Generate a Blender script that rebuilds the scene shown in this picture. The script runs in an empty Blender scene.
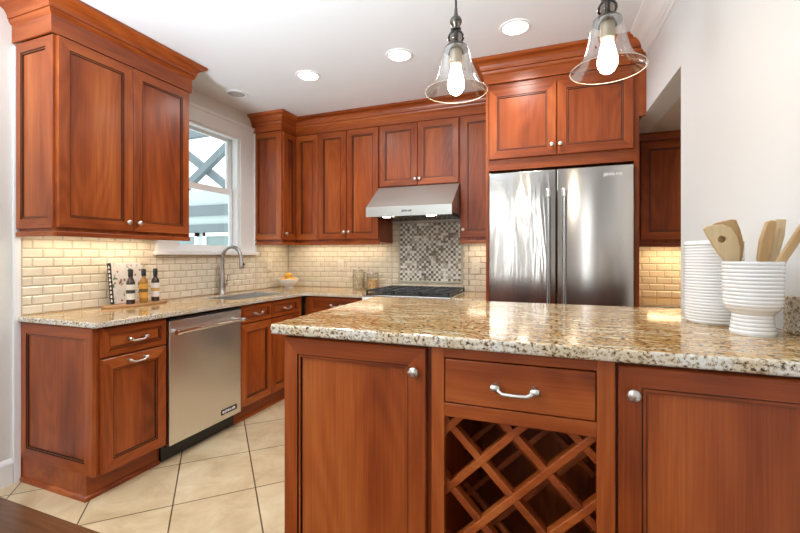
import bpy, bmesh, math, random
from mathutils import Vector, Matrix
random.seed(7)
PI = math.pi
sc = bpy.context.scene
COL = sc.collection

# ------------------------------------------------------------------ camera, world, exposure, big lights
cam_d = bpy.data.cameras.new('camera')
cam = bpy.data.objects.new('camera', cam_d); COL.objects.link(cam)
cam.location = (2.7985, -3.8278, 1.2494)
cam.rotation_euler = (PI / 2, 0, 0.3662)
cam_d.sensor_width = 36.0
cam_d.lens = 412.09 / 800 * 36
cam_d.shift_y = -(266.5 - 255.59) / 800
cam_d.clip_start = 0.02
sc.camera = cam

sc.view_settings.view_transform = 'Standard'
sc.view_settings.look = 'None'
sc.view_settings.gamma = 1.0
sc.view_settings.use_curve_mapping = False
sc.view_settings.exposure = 0.24

wd = bpy.data.worlds.new('overcast_sky'); sc.world = wd
wd.use_nodes = True
wn = wd.node_tree.nodes; wn.clear()
wo = wn.new('ShaderNodeOutputWorld'); wb = wn.new('ShaderNodeBackground')
wb.inputs['Color'].default_value = (0.93, 0.97, 1.0, 1)
wb.inputs['Strength'].default_value = 2.0
wd.node_tree.links.new(wb.outputs[0], wo.inputs[0])

def area(name, loc, rot, sx, sy, power, col=(1, 1, 1), spread=None):
    l = bpy.data.lights.new(name, 'AREA'); l.shape = 'RECTANGLE'; l.size = sx; l.size_y = sy
    l.energy = power; l.color = col
    if spread: l.spread = spread
    o = bpy.data.objects.new(name, l); COL.objects.link(o)
    o.location = loc; o.rotation_euler = rot
    return o
def spot(name, loc, power, col=(1, .93, .84), size=2.4, blend=.6, r=.06, rot=(0, 0, 0)):
    l = bpy.data.lights.new(name, 'SPOT'); l.energy = power; l.color = col
    l.spot_size = size; l.spot_blend = blend; l.shadow_soft_size = r
    o = bpy.data.objects.new(name, l); COL.objects.link(o); o.location = loc; o.rotation_euler = rot
    return o

# added lights at assumed window slits behind the camera, mostly to streak the refrigerator
for wx, ww in ((0.75, .22), (1.515, .05), (1.745, .06), (1.873, .05), (2.10, .05), (2.36, .12), (3.335, .08)):
    area('assumed_window_light', (wx, -7.46, 1.35), (PI / 2, 0, 0), ww, 2.2, (30 if wx > 3 else 15) * ww, (.92, .96, 1.0))
# unseen fill added in the dining room to brighten the peninsula fronts
area('dining_fill_light', (1.7, -5.2, 2.05), (0, 0, 0), .6, .6, 25, (1, .97, .93))
# added upward fill behind the camera, aimed to brighten the kitchen ceiling
_t = spot('ceiling_bounce_fill', (1.0, -4.75, 1.05), 930, (.82, .92, 1.0), 1.75, 1.0, .35)
_t.rotation_euler = (Vector((1.35, -3.15, 3.35)) - Vector((1.0, -4.75, 1.05))).to_track_quat('-Z', 'Y').to_euler()
CANS = [(1.03, -1.16), (1.79, -1.21), (2.56, -1.28)]
for cx_, cy_ in CANS:
    spot('can_light', (cx_, cy_, 2.585), 28, (1, .975, .95), 2.8, .8, .07)

# ------------------------------------------------------------------ helpers
def tag(o, label=None, cat=None, group=None, kind=None):
    if label: o['label'] = label
    if cat: o['category'] = cat
    if group: o['group'] = group
    if kind: o['kind'] = kind
    return o
def thing(name, label, cat, loc=(0, 0, 0), rz=0, group=None):
    o = bpy.data.objects.new(name, None); COL.objects.link(o)
    o.empty_display_size = .05
    o.location = loc; o.rotation_euler = (0, 0, rz)
    return tag(o, label, cat, group)

class MB:
    def __init__(s): s.v = []; s.f = []; s.m = []
    def add(s, vs, fs, mat=0):
        b = len(s.v); s.v += [tuple(p) for p in vs]
        for f in fs: s.f.append([b + i for i in f]); s.m.append(mat)
        return s
    def box(s, x0, x1, y0, y1, z0, z1, mat=0):
        vs = [(x, y, z) for z in (z0, z1) for y in (y0, y1) for x in (x0, x1)]
        return s.add(vs, [(0, 2, 3, 1), (4, 5, 7, 6), (0, 1, 5, 4), (2, 6, 7, 3), (0, 4, 6, 2), (1, 3, 7, 5)], mat)
    def obox(s, o, U, V, W, mat=0):
        o, U, V, W = map(Vector, (o, U, V, W))
        vs = [o + U * a + V * b + W * c for c in (0, 1) for b in (0, 1) for a in (0, 1)]
        fs = [(0, 2, 3, 1), (4, 5, 7, 6), (0, 1, 5, 4), (2, 6, 7, 3), (0, 4, 6, 2), (1, 3, 7, 5)]
        if U.cross(V).dot(W) < 0: fs = [f[::-1] for f in fs]
        return s.add(vs, fs, mat)
    def prism(s, poly, z0, z1, mat=0, to3=None):
        n = len(poly); a = sum(poly[i][0] * poly[(i + 1) % n][1] - poly[(i + 1) % n][0] * poly[i][1] for i in range(n))
        if a < 0: poly = poly[::-1]
        t = to3 or (lambda x, y, z: (x, y, z))
        vs = [t(x, y, z0) for x, y in poly] + [t(x, y, z1) for x, y in poly]
        fs = [tuple(range(n))[::-1], tuple(range(n, 2 * n))] + [(i, (i + 1) % n, n + (i + 1) % n, n + i) for i in range(n)]
        return s.add(vs, fs, mat)
    def lathe(s, prof, n=24, o=(0, 0, 0), ax=(0, 0, 1), mat=0, cap0=True, cap1=True):
        o = Vector(o); A = Vector(ax).normalized()
        R = A.orthogonal().normalized(); Q = A.cross(R)
        b = len(s.v)
        for r, h in prof:
            for k in range(n):
                t = 2 * PI * k / n
                s.v.append(tuple(o + A * h + (R * math.cos(t) + Q * math.sin(t)) * r))
        for i in range(len(prof) - 1):
            for k in range(n):
                k2 = (k + 1) % n
                s.f.append([b + i * n + k, b + i * n + k2, b + (i + 1) * n + k2, b + (i + 1) * n + k]); s.m.append(mat)
        if cap0: s.f.append([b + k for k in range(n)][::-1]); s.m.append(mat)
        if cap1: s.f.append([b + (len(prof) - 1) * n + k for k in range(n)]); s.m.append(mat)
        return s
    def tube(s, pts, r, n=12, mat=0):
        pts = [Vector(p) for p in pts]; rr = r if isinstance(r, (list, tuple)) else [r] * len(pts)
        b = len(s.v); prev = None
        for i, p in enumerate(pts):
            d = (pts[min(i + 1, len(pts) - 1)] - pts[max(i - 1, 0)]).normalized()
            if prev is None: R = d.orthogonal().normalized()
            else: R = (prev - d * prev.dot(d)).normalized()
            prev = R; Q = d.cross(R)
            for k in range(n):
                t = 2 * PI * k / n
                s.v.append(tuple(p + (R * math.cos(t) + Q * math.sin(t)) * rr[i]))
        for i in range(len(pts) - 1):
            for k in range(n):
                k2 = (k + 1) % n
                s.f.append([b + i * n + k, b + i * n + k2, b + (i + 1) * n + k2, b + (i + 1) * n + k]); s.m.append(mat)
        s.f.append([b + k for k in range(n)][::-1]); s.m.append(mat)
        s.f.append([b + (len(pts) - 1) * n + k for k in range(n)]); s.m.append(mat)
        return s
    def sweep(s, path, prof, mats=None):
        """profile (offset to the right of the path, z) swept along an (x, y) path with mitred corners"""
        P = [Vector(p) for p in path]; n = len(P); m = len(prof); b = len(s.v)
        for i, p in enumerate(P):
            ns = []
            if i > 0: d = (P[i] - P[i - 1]).normalized(); ns.append(Vector((d.y, -d.x)))
            if i < n - 1: d = (P[i + 1] - P[i]).normalized(); ns.append(Vector((d.y, -d.x)))
            q = ns[0] if len(ns) == 1 else (ns[0] + ns[1]) / (1 + ns[0].dot(ns[1]))
            for off, z in prof: s.v.append((p.x + q.x * off, p.y + q.y * off, z))
        for i in range(n - 1):
            mt = mats[i] if mats else 0
            for k in range(m):
                k2 = (k + 1) % m
                s.f.append([b + i * m + k, b + (i + 1) * m + k, b + (i + 1) * m + k2, b + i * m + k2]); s.m.append(mt)
        s.f.append([b + k for k in range(m)]); s.m.append(mats[0] if mats else 0)
        s.f.append([b + (n - 1) * m + k for k in range(m)][::-1]); s.m.append(mats[-1] if mats else 0)
        return s
    def build(s, name, mats, parent=None, smooth=None, bevel=0, seg=2, loc=None):
        me = bpy.data.meshes.new(name)
        me.from_pydata(s.v, [], s.f)
        if not isinstance(mats, (list, tuple)): mats = [mats]
        for m in mats: me.materials.append(m)
        me.polygons.foreach_set('material_index', s.m)
        bm = bmesh.new(); bm.from_mesh(me); bmesh.ops.recalc_face_normals(bm, faces=bm.faces); bm.to_mesh(me); bm.free()
        if smooth:
            me.polygons.foreach_set('use_smooth', [True] * len(me.polygons))
            me.set_sharp_from_angle(angle=math.radians(smooth))
        me.update()
        o = bpy.data.objects.new(name, me); COL.objects.link(o)
        if parent: o.parent = parent
        if loc: o.location = loc
        if bevel:
            md = o.modifiers.new('edge', 'BEVEL'); md.width = bevel; md.segments = seg
            md.limit_method = 'ANGLE'; md.angle_limit = math.radians(35)
        return o

def mesh_obj(name, me, mats, parent=None, loc=None):
    me.materials.clear()
    for m in (mats if isinstance(mats, (list, tuple)) else [mats]): me.materials.append(m)
    o = bpy.data.objects.new(name, me); COL.objects.link(o)
    if parent: o.parent = parent
    if loc: o.location = loc
    return o
def plate_mesh(loops, thick, bev, M):
    """flat plate with holes from 2D loops, placed by matrix M"""
    cu = bpy.data.curves.new('plate', 'CURVE'); cu.dimensions = '2D'; cu.fill_mode = 'BOTH'
    cu.extrude = max(thick / 2 - bev, .0004); cu.bevel_depth = bev; cu.bevel_resolution = 2
    for lp in loops:
        sp = cu.splines.new('POLY'); sp.points.add(len(lp) - 1)
        for p, q in zip(sp.points, lp): p.co = (q[0], q[1], 0, 1)
        sp.use_cyclic_u = True
    t = bpy.data.objects.new('plate', cu); COL.objects.link(t)
    dg = bpy.context.evaluated_depsgraph_get(); dg.update()
    me = bpy.data.meshes.new_from_object(t.evaluated_get(dg))
    bpy.data.objects.remove(t); bpy.data.curves.remove(cu)
    me.transform(M)
    me.polygons.foreach_set('use_smooth', [True] * len(me.polygons)); me.set_sharp_from_angle(angle=math.radians(40))
    return me
def text_mesh(txt, size, M, depth=.0004, bold=0):
    cu = bpy.data.curves.new('lettering', 'FONT'); cu.body = txt; cu.size = size; cu.extrude = depth
    cu.align_x = 'CENTER'; cu.align_y = 'CENTER'; cu.offset = bold
    t = bpy.data.objects.new('lettering', cu); COL.objects.link(t)
    dg = bpy.context.evaluated_depsgraph_get(); dg.update()
    me = bpy.data.meshes.new_from_object(t.evaluated_get(dg))
    bpy.data.objects.remove(t); bpy.data.curves.remove(cu)
    me.transform(M)
    return me
def basis(o, U, V):
    U = Vector(U); V = Vector(V); N = U.cross(V)
    return Matrix(((U.x, V.x, N.x, o[0]), (U.y, V.y, N.y, o[1]), (U.z, V.z, N.z, o[2]), (0, 0, 0, 1)))

# ------------------------------------------------------------------ materials
def nt(name):
    m = bpy.data.materials.new(name); m.use_nodes = True
    n = m.node_tree.nodes; l = m.node_tree.links
    return m, n, l, n['Principled BSDF']
def plain(name, col, rough=.5, metal=0, coat=0, emit=None, es=0, spec=None):
    m, n, l, p = nt(name)
    p.inputs['Base Color'].default_value = (*col, 1); p.inputs['Roughness'].default_value = rough
    p.inputs['Metallic'].default_value = metal; p.inputs['Coat Weight'].default_value = coat
    if spec is not None: p.inputs['Specular IOR Level'].default_value = spec
    if emit: p.inputs['Emission Color'].default_value = (*emit, 1); p.inputs['Emission Strength'].default_value = es
    return m
def N(n, typ, **kw):
    x = n.new(typ)
    for k, v in kw.items():
        if k in x.inputs: x.inputs[k].default_value = v
        else: setattr(x, k, v)
    return x
def ramp(n, stops, interp='LINEAR'):
    r = n.new('ShaderNodeValToRGB'); r.color_ramp.interpolation = interp
    e = r.color_ramp.elements
    while len(e) > 1: e.remove(e[-1])
    e[0].position = stops[0][0]; e[0].color = (*stops[0][1], 1)
    for p, c in stops[1:]:
        q = e.new(p); q.color = (*c, 1)
    return r
def paint(name, col, rough=.55, bump=.02):
    m, n, l, p = nt(name)
    p.inputs['Base Color'].default_value = (*col, 1); p.inputs['Roughness'].default_value = rough
    t = N(n, 'ShaderNodeTexCoord'); a = N(n, 'ShaderNodeTexNoise', Scale=140.0, Detail=2.0)
    b = N(n, 'ShaderNodeBump', Strength=bump, Distance=.01)
    l.new(t.outputs['Object'], a.inputs['Vector']); l.new(a.outputs['Fac'], b.inputs['Height']); l.new(b.outputs[0], p.inputs['Normal'])
    return m
def wood(name, axis, stops, rough=.32, coat=.1, fig=.5, sc_=1.0):
    m, n, l, p = nt(name)
    t = N(n, 'ShaderNodeTexCoord'); oi = N(n, 'ShaderNodeObjectInfo')
    mul = N(n, 'ShaderNodeVectorMath', operation='SCALE'); mul.inputs[0].default_value = (7.3, 5.1, 9.7)
    l.new(oi.outputs['Random'], mul.inputs['Scale'])
    ad = N(n, 'ShaderNodeVectorMath', operation='ADD'); l.new(t.outputs['Object'], ad.inputs[0]); l.new(mul.outputs[0], ad.inputs[1])
    def mp(along, cross):
        x = N(n, 'ShaderNodeMapping'); s = [cross * sc_] * 3; s['xyz'.index(axis)] = along * sc_
        x.inputs['Scale'].default_value = s; l.new(ad.outputs[0], x.inputs['Vector']); return x
    a = N(n, 'ShaderNodeTexNoise', Scale=1.0, Detail=4.0, Roughness=.55); l.new(mp(.7, 7).outputs[0], a.inputs['Vector'])
    b = N(n, 'ShaderNodeTexNoise', Scale=1.0, Detail=3.0, Roughness=.6); l.new(mp(4, 190).outputs[0], b.inputs['Vector'])
    c = N(n, 'ShaderNodeTexNoise', Scale=1.0, Detail=1.0, Distortion=.25); l.new(mp(.75, 3.6).outputs[0], c.inputs['Vector'])
    k = N(n, 'ShaderNodeMath', operation='MULTIPLY'); k.inputs[1].default_value = 95; l.new(c.outputs['Fac'], k.inputs[0])
    sn = N(n, 'ShaderNodeMath', operation='SINE'); l.new(k.outputs[0], sn.inputs[0])
    def ma(op, x, y):
        q = N(n, 'ShaderNodeMath', operation=op)
        for i, v in enumerate((x, y)):
            if isinstance(v, (int, float)): q.inputs[i].default_value = v
            else: l.new(v, q.inputs[i])
        return q.outputs[0]
    val = ma('ADD', ma('MULTIPLY', a.outputs['Fac'], .95), ma('MULTIPLY', b.outputs['Fac'], .38))
    val = ma('ADD', val, ma('MULTIPLY', sn.outputs[0], .09 * fig))
    val = ma('ADD', val, ma('MULTIPLY', ma('SUBTRACT', oi.outputs['Random'], .5), .10))
    val = ma('SUBTRACT', val, .165)
    r = ramp(n, stops); l.new(val, r.inputs[0]); l.new(r.outputs[0], p.inputs['Base Color'])
    bp = N(n, 'ShaderNodeBump', Strength=.06, Distance=.004); l.new(b.outputs['Fac'], bp.inputs['Height']); l.new(bp.outputs[0], p.inputs['Normal'])
    p.inputs['Roughness'].default_value = rough; p.inputs['Coat Weight'].default_value = coat; p.inputs['Coat Roughness'].default_value = .18; p.inputs['Specular IOR Level'].default_value = .35
    return m
CH = [(.22, (.140, .022, .0035)), (.45, (.275, .053, .0085)), (.6, (.36, .080, .0145)), (.82, (.48, .135, .031))]
WV = wood('cherry_vertical_grain', 'z', CH); WX = wood('cherry_grain_x', 'x', CH); WY = wood('cherry_grain_y', 'y', CH)
GL = plain('dark_glaze', (.028, .009, .005), .35)
DARK = plain('dark_interior', (.012, .008, .007), .6)
WALL = paint('white_wall_paint', (.745, .75, .75)); WALLL = paint('cream_wall_paint', (.76, .735, .68))
CEIL = paint('ceiling_paint', (.84, .86, .875)); TRIM = paint('white_trim_paint', (.86, .86, .85), .35, 0)
SOFF = paint('dimmed_white_soffit_paint', (.66, .60, .51))  # white soffit with the alcove's dim light put into its colour
NICK = plain('satin_nickel', (.72, .69, .64), .28, 1)
CHROME = plain('chrome', (.82, .82, .82), .1, 1)
BLK = plain('black_enamel', (.012, .012, .013), .3); IRON = plain('cast_iron', (.03, .032, .036), .45)
BRONZE = plain('dark_pewter', (.13, .115, .10), .32, 1)
PLASTIC = plain('cream_plastic', (.84, .78, .63), .35)
PORC = plain('white_glazed_ceramic', (.80, .81, .82), .18, 0, .4)

def steel(name, col, rough, sx, sz, strength, dist=.003):
    m, n, l, p = nt(name)
    p.inputs['Base Color'].default_value = (*col, 1); p.inputs['Metallic'].default_value = 1; p.inputs['Roughness'].default_value = rough
    p.inputs['Anisotropic'].default_value = .5; p.inputs['Anisotropic Rotation'].default_value = .25
    t = N(n, 'ShaderNodeTexCoord'); mp = N(n, 'ShaderNodeMapping'); mp.inputs['Scale'].default_value = (sx, sx, sz)
    a = N(n, 'ShaderNodeTexNoise', Scale=1.0, Detail=2.0, Distortion=.6); b = N(n, 'ShaderNodeBump', Strength=strength, Distance=dist)
    l.new(t.outputs['Object'], mp.inputs[0]); l.new(mp.outputs[0], a.inputs['Vector']); l.new(a.outputs['Fac'], b.inputs['Height']); l.new(b.outputs[0], p.inputs['Normal'])
    return m
HOODM = steel('hood_steel', (.47, .47, .44), .34, 3, 2, .02); HOODM.node_tree.nodes['Principled BSDF'].inputs['Metallic'].default_value = .65
STEEL = steel('brushed_steel', (.82, .80, .77), .27, 3, 2, .02)
WAVY = steel('polished_rippled_steel', (.60, .58, .55), .12, 12, 1.6, .9, .0014)
WAVY.node_tree.nodes['Principled BSDF'].inputs['Anisotropic'].default_value = .9
SATIN = steel('smooth_steel', (.56, .535, .505), .15, 5, .8, .3, .002)
SATIN.node_tree.nodes['Principled BSDF'].inputs['Anisotropic'].default_value = .9

def glass(name, tint=(1, 1, 1), rough=.0, amount=1.0):
    m, n, l, p = nt(name); n.remove(p)
    o = n['Material Output']; tr = N(n, 'ShaderNodeBsdfTransparent'); tr.inputs[0].default_value = (*tint, 1)
    g = N(n, 'ShaderNodeBsdfGlossy', Roughness=rough); mx = N(n, 'ShaderNodeMixShader'); fr = N(n, 'ShaderNodeLayerWeight', Blend=.25)
    k = N(n, 'ShaderNodeMath', operation='MULTIPLY'); k.inputs[1].default_value = amount
    l.new(fr.outputs['Fresnel'], k.inputs[0]); l.new(k.outputs[0], mx.inputs[0]); l.new(tr.outputs[0], mx.inputs[1]); l.new(g.outputs[0], mx.inputs[2]); l.new(mx.outputs[0], o.inputs[0])
    return m
PANE = glass('window_glass', (.93, .97, .97), 0, .5); SHADE = glass('clear_shade_glass', (.975, .955, .925), .0, .42)
RIM = plain('glass_rim', (.62, .58, .50), .15, 0, .3)
BALL = glass('grey_glass_ball', (.62, .60, .57), .02, 1.6); JAR = glass('jar_glass', (.985, .985, .975), 0, .4)

def granite(name, axis):
    m, n, l, p = nt(name)
    t = N(n, 'ShaderNodeTexCoord')
    mp = N(n, 'ShaderNodeMapping'); s = [13.0, 13.0, 13.0]; s[axis] = 3.0; mp.inputs['Scale'].default_value = s
    l.new(t.outputs['Object'], mp.inputs[0])
    big = N(n, 'ShaderNodeTexNoise', Scale=1.5, Detail=6.0, Roughness=.68, Distortion=1.0); l.new(mp.outputs[0], big.inputs['Vector'])
    r1 = ramp(n, [(.30, (.70, .65, .53)), (.42, (.70, .58, .37)), (.49, (.46, .24, .07)), (.54, (.58, .38, .15)), (.62, (.70, .59, .39)), (.72, (.76, .72, .63))]); l.new(big.outputs['Fac'], r1.inputs[0])
    v = N(n, 'ShaderNodeTexNoise', Scale=95.0, Detail=4.0, Roughness=.7); l.new(t.outputs['Object'], v.inputs['Vector'])
    r2 = ramp(n, [(.34, (.30, .22, .14)), (.43, (.72, .62, .48)), (.56, (1, 1, 1)), (.72, (1.2, 1.18, 1.12))]); l.new(v.outputs['Fac'], r2.inputs[0])
    mx = N(n, 'ShaderNodeMix', data_type='RGBA', blend_type='MULTIPLY'); mx.inputs[0].default_value = .8
    l.new(r1.outputs[0], mx.inputs[6]); l.new(r2.outputs[0], mx.inputs[7])
    w = N(n, 'ShaderNodeTexNoise', Scale=80.0, Detail=2.0, Roughness=.5); l.new(t.outputs['Object'], w.inputs['Vector'])
    w2 = N(n, 'ShaderNodeTexNoise', Scale=9.0, Detail=3.0); l.new(mp.outputs[0], w2.inputs['Vector'])
    sm = N(n, 'ShaderNodeMath', operation='ADD'); hf = N(n, 'ShaderNodeMath', operation='MULTIPLY'); hf.inputs[1].default_value = .45
    l.new(w2.outputs['Fac'], hf.inputs[0]); l.new(w.outputs['Fac'], sm.inputs[0]); l.new(hf.outputs[0], sm.inputs[1])
    r3 = ramp(n, [(.0, (1, 1, 1)), (.80, (1, 1, 1)), (.83, (.50, .33, .20)), (.865, (.14, .085, .06)), (1.0, (.05, .035, .03))]); l.new(sm.outputs[0], r3.inputs[0])
    m2 = N(n, 'ShaderNodeMix', data_type='RGBA', blend_type='MULTIPLY'); m2.inputs[0].default_value = 1
    l.new(mx.outputs[2], m2.inputs[6]); l.new(r3.outputs[0], m2.inputs[7]); l.new(m2.outputs[2], p.inputs['Base Color'])
    p.inputs['Roughness'].default_value = .09; p.inputs['Specular IOR Level'].default_value = .6
    return m
GRX = granite('golden_granite_x', 0); GRY = granite('golden_granite_y', 1)
def granite_edge():
    m, n, l, p = nt('pale_granite_edge')
    t = N(n, 'ShaderNodeTexCoord')
    v = N(n, 'ShaderNodeTexNoise', Scale=120.0, Detail=4.0, Roughness=.7); l.new(t.outputs['Object'], v.inputs['Vector'])
    r = ramp(n, [(.30, (.05, .035, .03)), (.385, (.10, .07, .05)), (.43, (.42, .33, .22)), (.49, (.66, .60, .50)), (.58, (.78, .76, .70)), (.7, (.66, .64, .60))]); l.new(v.outputs['Fac'], r.inputs[0])
    w = N(n, 'ShaderNodeTexNoise', Scale=13.0, Detail=3.0); l.new(t.outputs['Object'], w.inputs['Vector'])
    r2 = ramp(n, [(.4, (1, 1, 1)), (.62, (.86, .70, .46))]); l.new(w.outputs['Fac'], r2.inputs[0])
    mx = N(n, 'ShaderNodeMix', data_type='RGBA', blend_type='MULTIPLY'); mx.inputs[0].default_value = .7
    l.new(r.outputs[0], mx.inputs[6]); l.new(r2.outputs[0], mx.inputs[7]); l.new(mx.outputs[2], p.inputs['Base Color'])
    p.inputs['Roughness'].default_value = .14
    return m
GRE = granite_edge()
def tilemat(name, col, var=.05, rough=.2):
    m, n, l, p = nt(name)
    t = N(n, 'ShaderNodeTexCoord'); a = N(n, 'ShaderNodeTexNoise', Scale=11.0, Detail=3.0)
    l.new(t.outputs['Object'], a.inputs['Vector'])
    r = ramp(n, [(.3, tuple(c * (1 - var) for c in col)), (.7, tuple(min(1, c * (1 + var)) for c in col))]); l.new(a.outputs['Fac'], r.inputs[0])
    l.new(r.outputs[0], p.inputs['Base Color']); p.inputs['Roughness'].default_value = rough
    return m
TILE = tilemat('cream_glazed_tile', (.79, .715, .57), .06); GROUT = plain('pale_grout', (.52, .44, .32), .8)
def floormat():
    m, n, l, p = nt('diagonal_travertine_tile')
    t = N(n, 'ShaderNodeTexCoord'); mp = N(n, 'ShaderNodeMapping'); mp.inputs['Rotation'].default_value = (0, 0, -PI / 4)
    mp.vector_type = 'POINT'; l.new(t.outputs['Object'], mp.inputs[0])
    ad = N(n, 'ShaderNodeVectorMath', operation='ADD'); ad.inputs[1].default_value = (-FLOOR_U % FTU, -FLOOR_V % FTV, 0)
    l.new(mp.outputs[0], ad.inputs[0])
    br = N(n, 'ShaderNodeTexBrick', Scale=1.0); br.offset = 0; br.squash = 1
    br.inputs['Brick Width'].default_value = FTU; br.inputs['Row Height'].default_value = FTV
    br.inputs['Mortar Size'].default_value = .0035; br.inputs['Mortar Smooth'].default_value = .15; br.inputs['Bias'].default_value = 0
    br.inputs['Color1'].default_value = (1, 1, 1, 1); br.inputs['Color2'].default_value = (.90, .89, .87, 1); br.inputs['Mortar'].default_value = (.12, .08, .05, 1)
    l.new(ad.outputs[0], br.inputs['Vector'])
    a = N(n, 'ShaderNodeTexNoise', Scale=5.0, Detail=6.0, Roughness=.65, Distortion=.6); l.new(t.outputs['Object'], a.inputs['Vector'])
    r = ramp(n, [(.3, (.54, .39, .22)), (.5, (.67, .51, .31)), (.7, (.77, .63, .42))]); l.new(a.outputs['Fac'], r.inputs[0])
    mx = N(n, 'ShaderNodeMix', data_type='RGBA', blend_type='MULTIPLY'); mx.inputs[0].default_value = 1
    l.new(r.outputs[0], mx.inputs[6]); l.new(br.outputs['Color'], mx.inputs[7]); l.new(mx.outputs[2], p.inputs['Base Color'])
    bp = N(n, 'ShaderNodeBump', Strength=.25, Distance=.004); bp.invert = True; l.new(br.outputs['Fac'], bp.inputs['Height']); l.new(bp.outputs[0], p.inputs['Normal'])
    p.inputs['Roughness'].default_value = .32
    return m
FTU, FTV = .392, .449
FLOOR_U, FLOOR_V = -.757 / 2 ** .5, -2.675 / 2 ** .5
FLOORM = floormat()
HARD = wood('brown_hardwood', 'x', [(.2, (.06, .022, .009)), (.8, (.20, .085, .035))], .25, .3)
BAMB = wood('pale_bamboo', 'z', [(.2, (.58, .42, .22)), (.5, (.72, .56, .33)), (.8, (.79, .65, .43))], .45, 0, .3)
BEECH = wood('honey_beech', 'z', [(.2, (.34, .19, .08)), (.5, (.50, .31, .14)), (.8, (.62, .42, .22))], .45, 0, .3)
BOARD = wood('board_wood', 'y', [(.2, (.20, .09, .035)), (.5, (.36, .18, .075)), (.8, (.5, .29, .14))], .4, .1, .3)

# ------------------------------------------------------------------ room shell
CZ = 2.614
def struct(name, mb, mat, **kw): return tag(mb.build(name, mat, **kw), kind='structure')
def wx_(y): return 3.31 - .0406 * (y + .9)          # face of the slightly skewed right wall
struct('floor', MB().box(-.15, 4.6, -2.577, .12, -.1, 0), FLOORM)
struct('floor.001', MB().box(-.15, 4.6, -7.5, -2.577, -.1, 0), HARD)
struct('ceiling', MB().box(-.15, 4.6, -7.5, .12, CZ, CZ + .1), CEIL)
struct('wall_back', MB().box(-.15, 4.6, 0, .12, 0, CZ), WALL)
WY0, WY1, WZ0, WZ1 = -1.44, -.735, 1.275, 2.37
lw = MB()
lw.box(-.15, 0, -7.5, WY0, 0, CZ); lw.box(-.15, 0, WY1, 0, 0, CZ); lw.box(-.15, 0, WY0, WY1, 0, WZ0); lw.box(-.15, 0, WY0, WY1, WZ1, CZ)
struct('wall_left', lw, WALLL)
JY = -1.552; HZ = 2.14
rw = MB()
rw.prism([(wx_(-7.5), -7.5), (wx_(JY), JY), (wx_(JY) + .2, JY), (wx_(-7.5) + .2, -7.5)], 0, CZ)
rw.prism([(wx_(JY), JY), (wx_(0), 0), (wx_(0) + .12, 0), (wx_(JY) + .12, JY)], HZ, CZ)
struct('wall_right', rw, WALL)
al = MB(); al.box(4.45, 4.6, -1.7, 0, 0, CZ); al.prism([(wx_(JY) + .2, -1.7), (4.45, -1.7), (4.45, JY), (wx_(JY) + .2, JY)], 0, CZ)
struct('wall_alcove', al, WALL)
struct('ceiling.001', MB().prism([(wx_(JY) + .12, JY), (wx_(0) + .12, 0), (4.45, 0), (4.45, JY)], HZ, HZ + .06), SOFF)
fw_ = MB(); ops = [(.62, .88), (1.48, 1.55), (1.71, 1.78), (1.845, 1.90), (2.07, 2.13), (2.29, 2.43), (3.29, 3.38)]  # assumed slit openings, cut to match the added streak lights
xs_ = -.15
for a_, b_ in ops: fw_.box(xs_, a_, -7.62, -7.5, 0, CZ); fw_.box(a_, b_, -7.62, -7.5, 0, .22); fw_.box(a_, b_, -7.62, -7.5, 2.48, CZ); xs_ = b_
fw_.box(xs_, 4.6, -7.62, -7.5, 0, CZ)
struct('wall_front', fw_, WALLL)

# baseboard and strip at the end of the left run
bbp = [(0, 0), (.016, 0), (.016, .115), (.012, .125), (.005, .135), (0, .14)]
struct('baseboard_left', MB().sweep([(0, -7.4), (0, -2.482)], bbp), TRIM)
struct('trim_1', MB().box(0, .018, -2.478, -2.446, 0, 2.40), TRIM, bevel=.002)
# white crown along the right wall
cp = [(0, CZ - .135), (.010, CZ - .135), (.012, CZ - .118), (.022, CZ - .112), (.026, CZ - .098), (.034, CZ - .092)]
cp += [(.034 + .052 * (1 - math.cos(t * PI / 2 / 6)), CZ - .092 + .066 * math.sin(t * PI / 2 / 6)) for t in range(1, 7)]
cp += [(.094, CZ - .018), (.104, CZ - .014), (.104, CZ), (0, CZ)]
# the wall is to the right of the walking direction, so the profile runs to the left of it: walk from back to front
struct('trim_2', MB().sweep([(wx_(-.93), -.93), (wx_(-7.4), -7.4)], cp), TRIM, smooth=40)

# ------------------------------------------------------------------ window
wf = MB()
cas = [(WY0 - .165, WY0 + .014), (WY1 - .014, WY1 + .185)]
for a_, b_ in cas: wf.box(0, .018, a_, b_, 1.285, 2.47)
wf.box(0, .018, WY0 + .014, WY1 - .014, WZ1 - .014, 2.47)
wf.box(.0, .03, WY1 + .165, WY1 + .187, 1.285, 2.49); wf.box(0, .03, WY0 - .187, WY0 - .165, 1.285, 2.49); wf.box(0, .03, WY0 - .187, WY1 + .187, 2.465, 2.49)

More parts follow.
